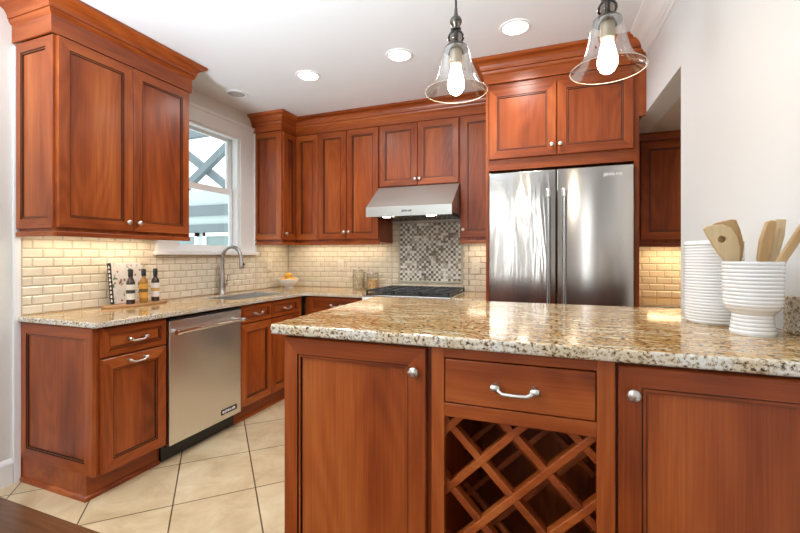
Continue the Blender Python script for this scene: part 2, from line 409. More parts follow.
# jamb liners
wf.box(-.14, 0, WY1 - .012, WY1, WZ0, WZ1); wf.box(-.14, 0, WY0, WY0 + .012, WZ0, WZ1); wf.box(-.14, 0, WY0, WY1, WZ1 - .012, WZ1)
wf.box(-.060, -.006, WY1 - .034, WY1 - .012, WZ0, WZ1); wf.box(-.060, -.006, WY0 + .012, WY1 - .034, WZ1 - .034, WZ1 - .012); wf.box(-.105, -.098, WY1 - .03, WY1 - .012, WZ0, WZ1)
win = struct('window_1', wf, TRIM, bevel=.002)
sill = MB(); sill.box(-.14, .045, WY0 - .2, WY1 + .2, 1.255, 1.285)
tag(sill.build('window_sill', TRIM, win, bevel=.004), None)
def sash(x0, x1, z0, z1, zb, zt):
    s = MB(); a_, b_ = WY0 + .014, WY1 - .014
    s.box(x0, x1, a_, a_ + .042, z0, z1); s.box(x0, x1, b_ - .042, b_, z0, z1)
    s.box(x0, x1, a_ + .042, b_ - .042, z0, z0 + zb); s.box(x0, x1, a_ + .042, b_ - .042, z1 - zt, z1)
    o = s.build('window_sash', TRIM, win, bevel=.003)
    g = MB(); xm = (x0 + x1) / 2; g.box(xm - .002, xm + .002, a_ + .038, b_ - .038, z0 + zb - .004, z1 - zt + .004)
    g.build('pane', PANE, o)
sash(-.098, -.066, WZ0 + .012, 1.868, .055, .05)
sash(-.134, -.104, 1.822, WZ1 - .013, .045, .035)

# ------------------------------------------------------------------ outside the window
GRAYP = paint('weathered_grey_paint', (.17, .21, .225), .6, 0); PALE = paint('pale_siding', (.50, .58, .57), .6, 0)
EXY = 1.6
def ex(x, z): return (x, EXY, z)
ext = thing('neighbouring_house', 'pale house with grey trim bands and white windows seen through kitchen window', 'building', (-2.6, EXY, -.5))
b = MB(); b.box(-3.2, 2.2, 0, 3, 0, 2.87)
b.build('wall', PALE, ext)
b = MB(); b.box(-3.2, 2.2, -.05, 0, 2.435, 2.61); b.build('band', GRAYP, ext)
b = MB(); b.box(-3.2, 2.2, -.04, 0, 2.145, 2.285); b.build('band', GRAYP, ext)
DIMP = plain('dim_pane', (.22, .29, .28), .1)
for x0 in (-1.24, -.28, .68):
    f = MB(); f.box(x0, x0 + .83, -.05, 0, 1.3, 1.36); f.box(x0, x0 + .83, -.05, 0, 2.08, 2.14)
    for q in (x0, x0 + .77): f.box(q, q + .06, -.05, 0, 1.3, 2.14)
    fo = f.build('window_frame', TRIM, ext)
    MB().box(x0 + .06, x0 + .77, -.02, 0, 1.36, 2.08).build('pane', DIMP, fo)
brc = thing('timber_brace', 'grey timber cross brace standing on the pale house outside the window', 'timber frame', (-2.95, EXY + .10, 2.375))
def beam(a_, b_, w=.12, y0=-.05):
    a_ = Vector((a_[0] + 2.95, y0, a_[1] - 2.375)); b_ = Vector((b_[0] + 2.95, y0, b_[1] - 2.375)); d = b_ - a_; nn = Vector((-d.z, 0, d.x)).normalized() * w
    MB().obox(a_ - nn / 2, d, nn, (0, .1, 0)).build('beam', GRAYP, brc)
beam((-3.45, 2.455), (-2.10, 3.38)); beam((-3.60, 3.153), (-2.60, 2.468), .12, .055)
beam((-4.4, 3.40), (-1.9, 3.44), .16); beam((-4.3, 2.378), (-4.3, 3.33), .14); beam((-2.03, 2.378), (-2.03, 3.35), .14)

# ------------------------------------------------------------------ cabinet pieces
def door_frame(o, U, Nn, w, h, fw=.056, t=.02, mats=None, bead=.013):
    """mitred frame with glazed bead; returns frame and panel shapes. o lower-left corner on the cabinet face"""
    o = Vector(o); U = Vector(U); Nn = Vector(Nn); Z = Vector((0, 0, 1))
    g = .0022 if fw < .05 else .004
    rings = [(0, 0, 0), (0, t - .003, 0), (.003, t, 0), (fw, t, 0), (fw + .0005, t - .005, 1), (fw + .0005 + g, t - .005, 1), (fw + .001 + g, t - .003, 0),
             (fw + .009, t - .003, 0), (fw + .0095, t - .010, 1), (fw + .0095 + g * .85, t - .010, 1), (fw + bead, t - .010, 0)]
    fr = MB(); L = []
    for ins, dep, g in rings:
        L.append([o + U * a + Z * b + Nn * dep for a, b in ((ins, ins), (w - ins, ins), (w - ins, h - ins), (ins, h - ins))])
    for i in range(len(rings) - 1):
        gl = rings[i][2] and rings[i + 1][2]
        for k in range(4):
            k2 = (k + 1) % 4
            fr.add([L[i][k], L[i][k2], L[i + 1][k2], L[i + 1][k]], [(0, 1, 2, 3)], 2 if (gl or (rings[i + 1][2] and not rings[i][2])) else (1 if k in (0, 2) else 0))
    fr.add(L[0], [(3, 2, 1, 0)], 0)
    q = fw + bead; d = t - .0095
    pn = MB(); pn.obox(o + U * q + Z * q + Nn * .002, U * (w - 2 * q), Z * (h - 2 * q), Nn * (d - .002))
    return fr, pn
def add_door(T, name, x, z, w, h, fw=.056, U=(1, 0, 0), Nn=(0, -1, 0), o=None, rail=None, panel_mat=None):
    oo = o if o is not None else (x, 0, z)
    fr, pn = door_frame(oo, U, Nn, w, h, fw)
    d = fr.build(name, [WV, rail or WX, GL], T)
    pn.build('panel', panel_mat or WV, d)
    return d
def knob(par, p, n=(0, -1, 0), r=.0155):
    k = r / .0155
    MB().lathe([(.007 * k, 0), (.006 * k, .008 * k), (.006 * k, .012 * k), (.0115 * k, .015 * k), (.0155 * k, .019 * k), (.0155 * k, .022 * k), (.012 * k, .0265 * k), (.005 * k, .0285 * k)], 20, p, n).build('knob', NICK, par, smooth=40)
def pull(par, c, L=.11, U=(1, 0, 0), n=(0, -1, 0)):
    c = Vector(c); U = Vector(U); n = Vector(n); m = MB(); Z = Vector((0, 0, 1))
    h = L / 2
    for s_ in (-1, 1):
        m.lathe([(.0095, 0), (.0095, .003), (.0075, .008), (.0065, .016)], 14, c + U * (s_ * (h - .010)), n)
        m.lathe([(.003, -.011), (.0088, -.008), (.0098, 0), (.0088, .007), (.0055, .012)], 14, c + U * (s_ * (h - .008)) + n * .020, -U * s_)
    pts = [c + U * (s_ * L) + n * d - Z * e for s_, d, e in ((-.42, .021, 0), (-.36, .024, .003), (-.29, .027, .0085), (-.24, .028, .0105), (-.1, .029, .011), (.1, .029, .011), (.24, .028, .0105), (.29, .027, .0085), (.36, .024, .003), (.42, .021, 0))]
    m.tube(pts, .0052, 10)
    m.build('pull', NICK, par, smooth=50)
def drawer(T, x, z, w, h, fw=.03, flat=False, pl=.11):
    if flat:
        m = MB(); m.box(x, x + w, -.02, 0, z, z + h); d = m.build('drawer', WX, T, bevel=.0025)
    else:
        fr, pn = door_frame((x, 0, z), (1, 0, 0), (0, -1, 0), w, h, fw)
        d = fr.build('drawer', [WV, WX, GL], T); pn.build('panel', WX, d)
    pull(d, (x + w / 2, -.018, z + h / 2), pl)
    return d

# ---- left wall, base run (local x runs towards the back wall, fronts face the room)
FX = .61
T = thing('base_cabinet', 'cherry base cabinet at the near end of the left run, panelled end', 'cabinet', (FX, -2.440, 0), PI / 2)
b = MB(); b.box(.012, .405, 0, FX - .001, .115, .884); b.build('body', WV, T)
fr, pn = door_frame((0.012, 0.0, .13), (0, 1, 0), (-1, 0, 0), FX - .003, .75, .058, .018)
d = fr.build('end_panel', [WV, WY, GL], T); pn.build('panel', WV, d)
b = MB(); b.box(.0, .405, .055, FX - .001, 0, .13); b.build('toe_kick', WX, T)
b = MB(); b.sweep([(.0, FX - .002), (.0, .055), (.405, .055)], [(0, 0), (.014, 0), (.014, .012), (.008, .022), (0, .026)]); b.build('shoe_molding', WX, T, smooth=60)
d = add_door(T, 'door', .03, .13, .368, .585, .056); pull(d, (.03 + .184, -.018, .685))
drawer(T, .03, .725, .368, .15, .034)

T = thing('base_cabinet', 'cherry sink base under the faucet, two small drawers over two doors', 'cabinet', (FX, -1.432, 0), PI / 2)
b = MB(); b.box(0, .795, 0, .03, .115, .884); b.box(0, .795, .03, FX - .001, .115, .60); b.build('body', WV, T)
b = MB(); b.box(0, .797, .055, FX - .001, 0, .115); b.build('toe_kick', WX, T)
MB().sweep([(0, .055), (.79, .055)], [(0, 0), (.014, 0), (.014, .012), (.008, .022), (0, .026)]).build('shoe_molding', WX, T, smooth=60)
for x0, w0 in ((.008, .345), (.36, .365)):
    drawer(T, x0, .745, w0, .130, .03, pl=.10)
    add_door(T, 'door', x0, .13, w0, .605, .055)

# dishwasher
DW = thing('dishwasher', 'stainless dishwasher in the left run with bar handle and black badge', 'dishwasher', (FX, -2.033, 0), PI / 2)
MB().box(.003, .597, .002, FX - .02, .10, .872).build('tub', BLK, DW)
MB().box(.004, .596, -.030, 0, .112, .858).build('door', STEEL, DW, bevel=.004)
MB().box(.004, .596, -.028, 0, .8585, .872).build('control_strip', BLK, DW)
b = MB(); b.box(.004, .596, .04, .06, .008, .112); b.build('kick_plate', BLK, DW)
h_ = MB(); h_.tube([(.03, -.075, .792), (.57, -.075, .792)], .0125, 16)
for q in (.05, .55): h_.tube([(q, -.03, .792), (q, -.075, .792)], .010, 12)
for q in (.03, .57): h_.lathe([(.0155, -.015), (.0165, 0), (.0155, .015)], 16, (q, -.075, .792), (1, 0, 0))
h_.build('handle', CHROME, DW, smooth=40)
bd = MB().box(.408, .552, -.0325, -.0295, .150, .186).build('badge', BLK, DW)
mesh_obj('lettering', text_mesh('JENN-AIR', .024, basis((.486, -.0328, .168), (1, 0, 0), (0, 0, 1)), bold=.0006), TRIM, bd)
MB().lathe([(.009, 0), (.009, .0006)], 20, (.424, -.0325, .168), (0, -1, 0)).build('emblem', TRIM, bd)

# ---- back wall, base cabinets
T = thing('base_cabinet', 'cherry drawer base between the corner and the gas range', 'cabinet', (.637, -.61, 0))
b = MB(); b.box(0, .613, 0, .609, .115, .884); b.build('body', WV, T)
MB().box(0, .613, .055, .609, 0, .115).build('toe_kick', WX, T)
drawer(T, .065, .745, .535, .130, .03); drawer(T, .065, .45, .535, .28, .045); drawer(T, .065, .13, .535, .31, .045)
T = thing('base_cabinet', 'narrow cherry base between the range and refrigerator, behind the peninsula', 'cabinet', (2.016, -.61, 0))
b = MB(); b.box(0, .305, 0, .609, .115, .884); b.build('body', WV, T)
MB().box(0, .305, .055, .609, 0, .115).build('toe_kick', WX, T)
drawer(T, .01, .745, .285, .130, .03); add_door(T, 'door', .01, .13, .285, .605)
T = thing('base_cabinet', 'cherry base cabinet of the right alcove under its granite top', 'cabinet', (3.275, -.61, 0))
MB().box(0, 1.17, 0, .609, .115, .884).build('body', WV, T); MB().box(0, 1.17, .055, .609, 0, .115).build('toe_kick', WX, T)
for k in range(2): add_door(T, 'door', .01 + k * .58, .13, .565, .605); drawer(T, .01 + k * .58, .745, .565, .130, .03)

# ---- countertops
def slab(name, label, xs, ys, filled, z0, z1, mats, bev=.006):
    m = MB(); idx = {}
    def vid(i, j, k):
        key = (i, j, k)
        if key not in idx: idx[key] = len(m.v); m.v.append((xs[i], ys[j], (z0, z1)[k]))
        return idx[key]
    F = lambda i, j: (i, j) in filled
    for (i, j) in filled:
        m.f.append([vid(i, j, 1), vid(i + 1, j, 1), vid(i + 1, j + 1, 1), vid(i, j + 1, 1)]); m.m.append(0)
        m.f.append([vid(i, j, 0), vid(i, j + 1, 0), vid(i + 1, j + 1, 0), vid(i + 1, j, 0)]); m.m.append(0)
        for (di, dj, a_, b_) in ((0, -1, (i, j), (i + 1, j)), (0, 1, (i + 1, j + 1), (i, j + 1)), (-1, 0, (i, j + 1), (i, j)), (1, 0, (i + 1, j), (i + 1, j + 1))):
            if not F(i + di, j + dj):
                m.f.append([vid(*a_, 0), vid(*b_, 0), vid(*b_, 1), vid(*a_, 1)]); m.m.append(1)
    o = m.build(name, mats, bevel=bev, seg=3)
    return tag(o, label, 'countertop')
slab('granite_countertop', 'long speckled granite worktop of the left run with the sink cut out', [0, .14, .53, .65, 1.253], [-2.462, -1.36, -.70, -.65, 0],
     {(0, 0), (1, 0), (2, 0), (0, 1), (2, 1), (0, 2), (1, 2), (2, 2), (0, 3), (1, 3), (2, 3), (3, 3)}, .884, .914, [GRY, GRE])
slab('granite_countertop', 'short granite worktop between gas range and refrigerator', [2.016, 2.321], [-.65, 0], {(0, 0)}, .884, .914, [GRX, GRE])
slab('granite_countertop', 'granite worktop of the right alcove, beyond the refrigerator', [3.274, 4.448], [-.65, 0], {(0, 0)}, .884, .914, [GRX, GRE])
PZ0, PZ1 = 1.02, 1.05
m = MB(); m.prism([(2.012, -2.84), (wx_(-2.84) - .002, -2.84), (wx_(-2.0) - .002, -2.0), (1.965, -2.0)], PZ0, PZ1)
m.m = [1, 0] + [1] * 4
tag(m.build('granite_countertop', [GRX, GRE], bevel=.007, seg=3), 'thick golden granite bar top of the peninsula in front', 'countertop')

# ---- peninsula cabinets facing the dining room
PY = -2.80
def pen_body(T, w, open_=False):
    b = MB()
    if open_:
        b.box(0, .018, 0, .6, .1, PZ0); b.box(w - .018, w, 0, .6, .1, PZ0); b.box(0, w, .58, .6, .1, PZ0); b.box(.018, w - .018, .02, .58, .1, .118)
        b.box(.018, w - .018, .02, .58, .868, PZ0)
    else: b.box(0, w, 0, .5, .1, PZ0 - .0005)
    b.build('body', WV, T); MB().box(0, w, .05, .5, 0, .1).build('toe_kick', WX, T)
T = thing('peninsula_cabinet', 'tall cherry cabinet at the free left end of the peninsula', 'cabinet', (2.045, PY, 0))
pen_body(T, .452)
d = add_door(T, 'door', .002, .115, .434, .896, .046); knob(d, (.409, -.019, .952), r=.0142)
T = thing('wine_rack_cabinet', 'cherry cabinet with a drawer above a diamond lattice wine rack', 'wine rack', (2.4975, PY, 0))
W_ = .418; pen_body(T, W_, True)
for xa, xb in ((0, .033), (W_ - .037, W_)): MB().box(xa, xb, -.018, 0, .1, 1.017).build('stile', WV, T, bevel=.0015)

for za, zb in ((.993, 1.017), (.845, .879), (.1, .14)): MB().box(.033, W_ - .037, -.0179, 0, za, zb).build('rail', WX, T, bevel=.0015)
drawer(T, .0355, .882, W_ - .075, .108, flat=True, pl=.108)
def lattice(T, y0, dy, x0, x1, z0, z1, cA, cB, pitch, w, mat):
    def clip(sgn, c):
        # line z = sgn*x + c inside the opening
        pts = []
        for x in (x0, x1):
            z = sgn * x + c
            if z0 <= z <= z1: pts.append((x, z))
        for z in (z0, z1):
            x = (z - c) / sgn
            if x0 <= x <= x1: pts.append((x, z))
        pts = sorted(set((round(a, 4), round(b_, 4)) for a, b_ in pts))
        return (pts[0], pts[-1]) if len(pts) > 1 else None
    for sgn, c0, yy in ((1, cA, y0), (-1, cB, y0 + .0012)):
        for k in range(-12, 13):
            q = clip(sgn, c0 + k * pitch)
            if not q: continue
            (ax, az), (bx, bz) = q
            L = math.hypot(bx - ax, bz - az)
            if L < .05: continue
            d = Vector((bx - ax, 0, bz - az)); nn = Vector((-d.z, 0, d.x)).normalized() * w
            m = MB().obox(Vector((ax, yy, az)) - nn / 2, d, nn, (0, dy, 0))
            m.build('slat', mat, T, bevel=.003)
X0 = 2.4975
lattice(T, .001, .028, .019, W_ - .019, .12, .867, .659 - (2.541 - X0), .659 + (2.541 - X0), .1555, .019, WX)
lattice(T, .27, .016, .02, W_ - .02, .12, .86, .659 - (2.541 - X0) + .0, .659 + (2.541 - X0), .1555, .017, WX)
T = thing('peninsula_cabinet', 'tall cherry cabinet of the peninsula against the right wall, below the crocks', 'cabinet', (2.9165, PY, 0))
pen_body(T, .446)
d = add_door(T, 'door', .005, .115, .440, .896, .044); knob(d, (.032, -.019, .953), r=.0142)

# ---- wall cabinets
UZ0, UZT = 1.375, 2.416
def wall_cab(name, label, loc, rz, w, d, h, doors, fz=.02, kn=(), ztop=None, side=None, bottom=True):
    T = thing(name, label, 'cabinet', loc, rz)
    MB().box(0, w, 0, d - .001, 0, h).build('body', WV, T)
    for (x0, wd_) in doors:
        dd = add_door(T, 'door', x0, fz, wd_, h - fz - .008, .056)
        for kx, kz in kn:
            if x0 <= kx <= x0 + wd_: knob(dd, (kx, -.019, kz))
    if side == 'near':
        fr, pn = door_frame((0, 0.0, fz - .005), (0, 1, 0), (-1, 0, 0), d - .002, h - fz, .055, .016)
        q = fr.build('end_panel', [WV, WY, GL], T); pn.build('panel', WV, q)
    if bottom:
        MB().box(0, w, -.012, .012, -.022, .004).build('light_rail', WX, T, bevel=.004)
        if side == 'near': MB().box(-.018, .004, -.012, d - .002, -.022, .004).build('light_rail', WY, T, bevel=.004)
    return T
UH = UZT - UZ0
wall_cab('wall_cabinet', 'large cherry two-door wall cabinet left of the window, panelled near end', (.33, -2.453, UZ0), PI / 2, .841, .33, UH,
         [(.001, .410), (.414, .412)], .024, [(.376, .076), (.445, .076)], side='near')
BZT = 2.447; BH = BZT - UZ0
wall_cab('wall_cabinet', 'narrow cherry wall cabinet on the far side of the window, in the corner', (.33, -.55, UZ0), PI / 2, .215, .33, BH,
         [(.004, .205)], .03, [(.032, .085)], side='near')
wall_cab('wall_cabinet', 'cherry three-door wall cabinet from the corner to the range hood', (.331, -.33, UZ0), 0, .923, .33, BH,
         [(.022, .250), (.276, .308), (.590, .328)], .03, [(.566, .098), (.616, .098)])
T = wall_cab('wall_cabinet', 'short cherry two-door cabinet directly over the range hood', (1.2555, -.33, 1.874), 0, .754, .33, BZT - 1.874,
         [(.006, .366), (.376, .372)], .006, [(.354, .060), (.398, .060)], bottom=False)
wall_cab('wall_cabinet', 'cherry single-door wall cabinet between hood and refrigerator', (2.011, -.33, UZ0), 0, .312, .33, BH,
         [(.008, .300)], .03, [(.034, .095)])
wall_cab('wall_cabinet', 'cherry wall cabinet of the right alcove, over the yellow lit tile', (3.275, -.35, 1.335), 0, 1.165, .345, .755,
         [(.09, .52), (.62, .52)], .03, [(.58, .09)])
b = MB(); b.sweep([(3.275, -.35), (4.44, -.35)], [(0, 2.09), (.016, 2.09), (.020, 2.105), (.045, 2.128), (.045, 2.139), (0, 2.139)])
tag(b.build('cornice_molding', WX, smooth=40), 'small cherry cornice on the alcove wall cabinet', 'molding')

def crown(name, label, path, z0, mats):
    H = CZ - .002 - z0; f = H - .092
    pr = [(0, z0 - .001), (.010, z0 - .001), (.010, z0 + f - .012), (.018, z0 + f - .006), (.024, z0 + f + .004), (.026, z0 + f + .012), (.021, z0 + f + .016), (.030, z0 + f + .017)]
    for t in range(1, 8):
        a_ = t / 7 * PI / 2
        pr.append((.030 + .040 * (1 - math.cos(a_)), z0 + f + .017 + .052 * math.sin(a_)))
    pr += [(.076, z0 + H - .020), (.082, z0 + H - .014), (.082, z0 + H), (0, z0 + H)]
    return tag(MB().sweep(path, pr, mats).build(name, [WX, WY], smooth=35), label, 'molding')
crown('crown_molding', 'stepped cherry crown over the wall cabinet left of the window', [(.001, -2.470), (.334, -2.470), (.334, -1.608), (.001, -1.608)], UZT, [0, 1, 0])
crown('crown_molding', 'long cherry crown over the back wall cabinets and refrigerator', [(.001, -.55 - .016), (.334, -.55 - .016), (.334, -.334), (2.322, -.334), (2.322, -.905), (3.305, -.905)], BZT, [0, 1, 0, 1, 0])

# ---- refrigerator and its surround
T = thing('refrigerator_cabinet', 'cherry surround of the refrigerator with two doors above it', 'cabinet', (2.324, -.90, 0))
MB().box(0, .02, 0, .899, 0, BZT - .001).build('side_panel', WV, T); MB().box(.92, .946, 0, .899, 0, BZT - .001).build('side_panel', WV, T)
MB().box(.02, .92, .002, .899, 1.842, BZT - .001).build('body', WX, T)
MB().box(.946, .984, 0, .02, 2.12, BZT - .001).build('filler', WV, T)
d = add_door(T, 'door', .024, 1.918, .440, .486, .056); knob(d, (.437, -.019, 1.982))
d = add_door(T, 'door', .470, 1.918, .444, .486, .056); knob(d, (.490, -.019, 1.982))
R = thing('refrigerator', 'stainless French door refrigerator under the cherry doors', 'refrigerator', (2.3465, -.93, 0))
MB().box(.003, .893, .06, .88, .03, 1.82).build('body', plain('dark_case', (.05, .05, .052), .4), R)
for nm, x0, x1, mt in (('door', .004, .439, WAVY), ('door', .445, .892, SATIN)):
    dd = MB().box(x0, x1, 0, .055, .70, 1.818).build(nm, mt, R, bevel=.005)
    hx = x1 - .045 if x0 < .1 else x0 + .045
    hb = MB(); hb.tube([(hx, -.055, .80), (hx, -.055, 1.66)], .0145, 16)
    hd = hb.build('handle', plain('grey_steel_bar', (.42, .44, .46), .25, 1), dd, smooth=40)
    ec = MB()
    for z in (.80, 1.655): ec.lathe([(.0165, -.028), (.0175, -.026), (.0175, .026), (.0165, .028)], 18, (hx, -.055, z)); ec.box(hx - .011, hx + .011, -.055, 0.001, z - .012, z + .012)
    ec.build('end_cap', CHROME, hd, smooth=40)
    if x0 > .1: mesh_obj('lettering', text_mesh('JENN-AIR', .026, basis((.775, -.0012, 1.762), (1, 0, 0), (0, 0, 1)), bold=.0008), TRIM, dd)
dd = MB().box(.004, .892, 0, .055, .10, .69).build('freezer_drawer', SATIN, R, bevel=.005)
hb = MB(); hb.tube([(.12, -.055, .62), (.776, -.055, .62)], .0115, 14)
for z in (.14, .756): hb.box(z - .011, z + .011, -.055, .001, .608, .632)
hb.build('handle', CHROME, dd, smooth=40)
MB().box(.01, .886, .03, .06, .02, .095).build('toe_grille', BLK, R)

# ---- range hood
HD = thing('range_hood', 'stainless canopy range hood with two lit lamps under it', 'range hood', (1.2525, -.012, 1.58))
tx = lambda x, y, z: (z, x, y)
MB().prism([(-.002, .0), (-.002, .29), (-.338, .29), (-.608, .082), (-.608, .0), (-.59, .0), (-.59, .02), (-.03, .02), (-.03, .0)], 0, .758, 0, tx).build('canopy', HOODM, HD, bevel=.002)
bf = MB(); bf.box(.01, .748, -.588, -.032, .012, .018)
bfo = bf.build('filter_panel', DARK, HD)
bf = MB()
for k in range(24): bf.box(.03 + k * .0295, .042 + k * .0295, -.50, -.06, .004, .012)
bf.build('baffle', SATIN, bfo)
LAMP = plain('lit_lens', (1, 1, 1), .3, 0, 0, (1, .9, .75), 14)
for q in (.17, .56):
    MB().lathe([(.034, 0), (.034, .014)], 20, (q, -.545, -.002)).build('lamp', LAMP, HD)
    spot('hood_lamp_light', (1.2525 + q, -.55, 1.572), 7, (1, .92, .80), 2.2, .7, .03)
mesh_obj('lettering', text_mesh('JENN-AIR', .022, basis((.375, -.6084, .042), (1, 0, 0), (0, 0, 1)), bold=.0008), BLK, HD)

# ---- gas range
RG = thing('gas_range', 'stainless gas range with black cast iron grates', 'range', (1.2565, -.03, 0))
MB().box(0, .755, -.63, 0, .02, .905).build('body', STEEL, RG)
m = MB(); m.box(-.006, .761, -.665, -.001, .905, .921); m.build('cooktop', SATIN, RG, bevel=.005)
m = MB(); m.prism([(-.63, .80), (-.685, .81), (-.665, .904), (-.63, .904)], 0, .755, 0, tx); m.build('control_panel', STEEL, RG, bevel=.002)
for k in range(5):
    MB().lathe([(.026, 0), (.024, .012), (.020, .015), (.019, .032), (.017, .035)], 20, (.07 + k * .154, -.675, .856), (0, -1, .2)).build('burner_knob', CHROME, RG, smooth=40)
od = MB().box(.01, .745, -.665, -.63, .18, .79).build('oven_door', STEEL, RG, bevel=.003)
MB().box(.13, .625, -.667, -.664, .33, .64).build('oven_window', BLK, od)
hb = MB(); hb.tube([(.06, -.715, .745), (.695, -.715, .745)], .012, 12)
for q in (.08, .675): hb.tube([(q, -.66, .745), (q, -.715, .745)], .009, 10)
hb.build('oven_handle', CHROME, od, smooth=40)
MB().box(.012, .743, -.62, -.05, .9212, .926).build('burner_tray', BLK, RG)
for (bx, by) in ((.15, -.47), (.15, -.2), (.378, -.34), (.6, -.47), (.6, -.2)):
    MB().lathe([(.05, .926), (.05, .934), (.038, .935), (.036, .941), (.03, .942)], 20, (bx, by, 0)).build('burner_cap', IRON, RG, smooth=40)
for k in range(3):
    g = MB(); x0 = .014 + k * .2435; x1 = x0 + .2395; zt = .958
    for q in (x0, x1 - .012): g.box(q, q + .012, -.625, -.045, zt - .014, zt)
    for q in (-.625, -.478, -.34, -.195, -.057): g.box(x0, x1, q, q + .012, zt - .014, zt)
    g.box((x0 + x1) / 2 - .006, (x0 + x1) / 2 + .006, -.62, -.05, zt - .012, zt)
    for q in (x0, x1 - .014):
        for y in (-.62, -.065): g.box(q, q + .014, y, y + .014, .926, zt - .012)
    g.build('grate', IRON, RG, bevel=.003)

# ------------------------------------------------------------------ tile backsplashes
def tiles(name, label, o, U, Nn, spans, ph, pl, mats=None, z0=.9145, bev=.006, th=.008):
    """spans: list of (u0, u1, z1); running-bond bevelled tiles drawn row by row"""
    o = Vector(o); U = Vector(U); Nn = Vector(Nn); Z = Vector((0, 0, 1)); m = MB(); g = .0025
    for (u0, u1, za, zb) in spans:
        m.obox(o + U * u0 + Z * za + Nn * .0005, U * (u1 - u0), Z * (zb - za), Nn * .004, 1)
    rows = int((max(s[3] for s in spans) - z0) / ph) + 1
    for r in range(rows):
        a0 = z0 + r * ph + g / 2
        for (u0, u1, za, zb) in spans:
            lo = max(a0, za + .001); hi = min(a0 + ph - g, zb - .001)
            if hi - lo < .012: continue
            k = math.floor((u0) / pl) - 1
            while True:
                s0 = k * pl + (pl / 2 if r % 2 else 0); k += 1
                if s0 > u1: break
                a, b_ = max(s0 + g / 2, u0 + .001), min(s0 + pl - g / 2, u1 - .001)
                if b_ - a < .014: continue
                B = min(bev, (b_ - a) * .4, (hi - lo) * .4)
                q = [o + U * x + Z * z + Nn * h for (x, z, h) in ((a, lo, .0035), (b_, lo, .0035), (b_, hi, .0035), (a, hi, .0035), (a + B, lo + B, th), (b_ - B, lo + B, th), (b_ - B, hi - B, th), (a + B, hi - B, th))]
                m.add(q, [(0, 1, 5, 4), (1, 2, 6, 5), (2, 3, 7, 6), (3, 0, 4, 7), (4, 5, 6, 7)], 0)
    return tag(m.build(name, [TILE, GROUT]), label, 'backsplash')
PH, PL = .0535, .104
tiles('tile_backsplash', 'cream brick-shaped tile on the left wall under the window', (0, -2.44, 0), (0, 1, 0), (1, 0, 0),
      [(0, .83, .9145, 1.40), (.83, 1.905, .9145, 1.254), (1.905, 2.43, .9145, 1.40)], PH, PL)
tiles('tile_backsplash', 'cream brick-shaped tile on the back wall around the range', (0, 0, 0), (1, 0, 0), (0, -1, 0),
      [(.009, 1.245, .9145, 1.40), (1.245, 1.318, .9145, 1.575), (1.966, 2.014, .9145, 1.575), (2.014, 2.322, .9145, 1.40), (1.318, 1.966, .9145, .985)], PH, PL)
tiles('tile_backsplash', 'cream brick-shaped tile in the right alcove, glowing yellow under the cabinet', (0, 0, 0), (1, 0, 0), (0, -1, 0), [(3.275, 4.44, .9145, 1.34)], PH, PL)
MOS = thing('mosaic_panel', 'framed panel of small grey and white mosaic tile behind the range', 'backsplash', (1.318, 0, .985))
mw, mh = .648, .590
fr = MB()
for (a, b_, c_, d_) in ((0, .02, 0, mh), (mw - .02, mw, 0, mh), (.02, mw - .02, 0, .02)): fr.box(a, b_, -.014, -.001, c_, d_)
fr.build('border', plain('sage_tile_border', (.50, .49, .38), .3), MOS, bevel=.004)
mo = MB(); mo.box(.02, mw - .02, -.006, -.001, .02, mh, 4)
c = .0243; nx = 25; nz = 23
for i in range(nx):
    for j in range(nz):
        a, z = .02 + i * c + .001, .02 + j * c + .001
        t = random.random(); r_ = (i + j) % 2 if random.random() < .78 else random.randint(0, 1)
        mt = (0 if t < .82 else 1) if r_ else (2 if t < .52 else 3 if t < .72 else 1)
        mo.box(a, a + c - .002, -.009, -.005, z, z + c - .002, mt)
mo.build('mosaic', [plain('white_mosaic', (.86, .85, .80), .15), plain('silver_mosaic', (.52, .49, .42), .15), plain('taupe_mosaic', (.25, .205, .145), .15), plain('slate_mosaic', (.15, .13, .10), .15), GROUT], MOS)

# outlets
def outlet(label, o, U, Nn, gangs=1):
    T = thing('wall_outlet', label, 'outlet', o)
    U = Vector(U); Nn = Vector(Nn); w = .073 + .046 * (gangs - 1); Z = Vector((0, 0, 1))
    MB().obox(-U * w / 2 - Z * .058 + Nn * .0085, U * w, Z * .116, Nn * .005).build('cover_plate', PLASTIC, T, bevel=.0015)
    for g in range(gangs):
        cx = (g - (gangs - 1) / 2) * .046
        m = MB()
        m.obox(U * (cx - .0165) - Z * .033 + Nn * .0136, U * .033, Z * .066, Nn * .002)
        ro = m.build('receptacle', PLASTIC, T, bevel=.001)
        s_ = MB()
        for zz in (-.02, .012):
            for dx in (-.008, .005): s_.obox(U * (cx + dx) + Z * zz + Nn * .0157, U * .003, Z * .009, Nn * .0004)
        s_.build('slot', BLK, ro)
outlet('cream outlet plate on the left wall right of the faucet', (0, -.33, 1.16), (0, 1, 0), (1, 0, 0), 1)
outlet('cream outlet plate on the back wall between corner and glass jars', (.668, 0, 1.155), (1, 0, 0), (0, -1, 0))
outlet('cream outlet plate between the mosaic panel and the refrigerator', (2.085, 0, 1.14), (1, 0, 0), (0, -1, 0))

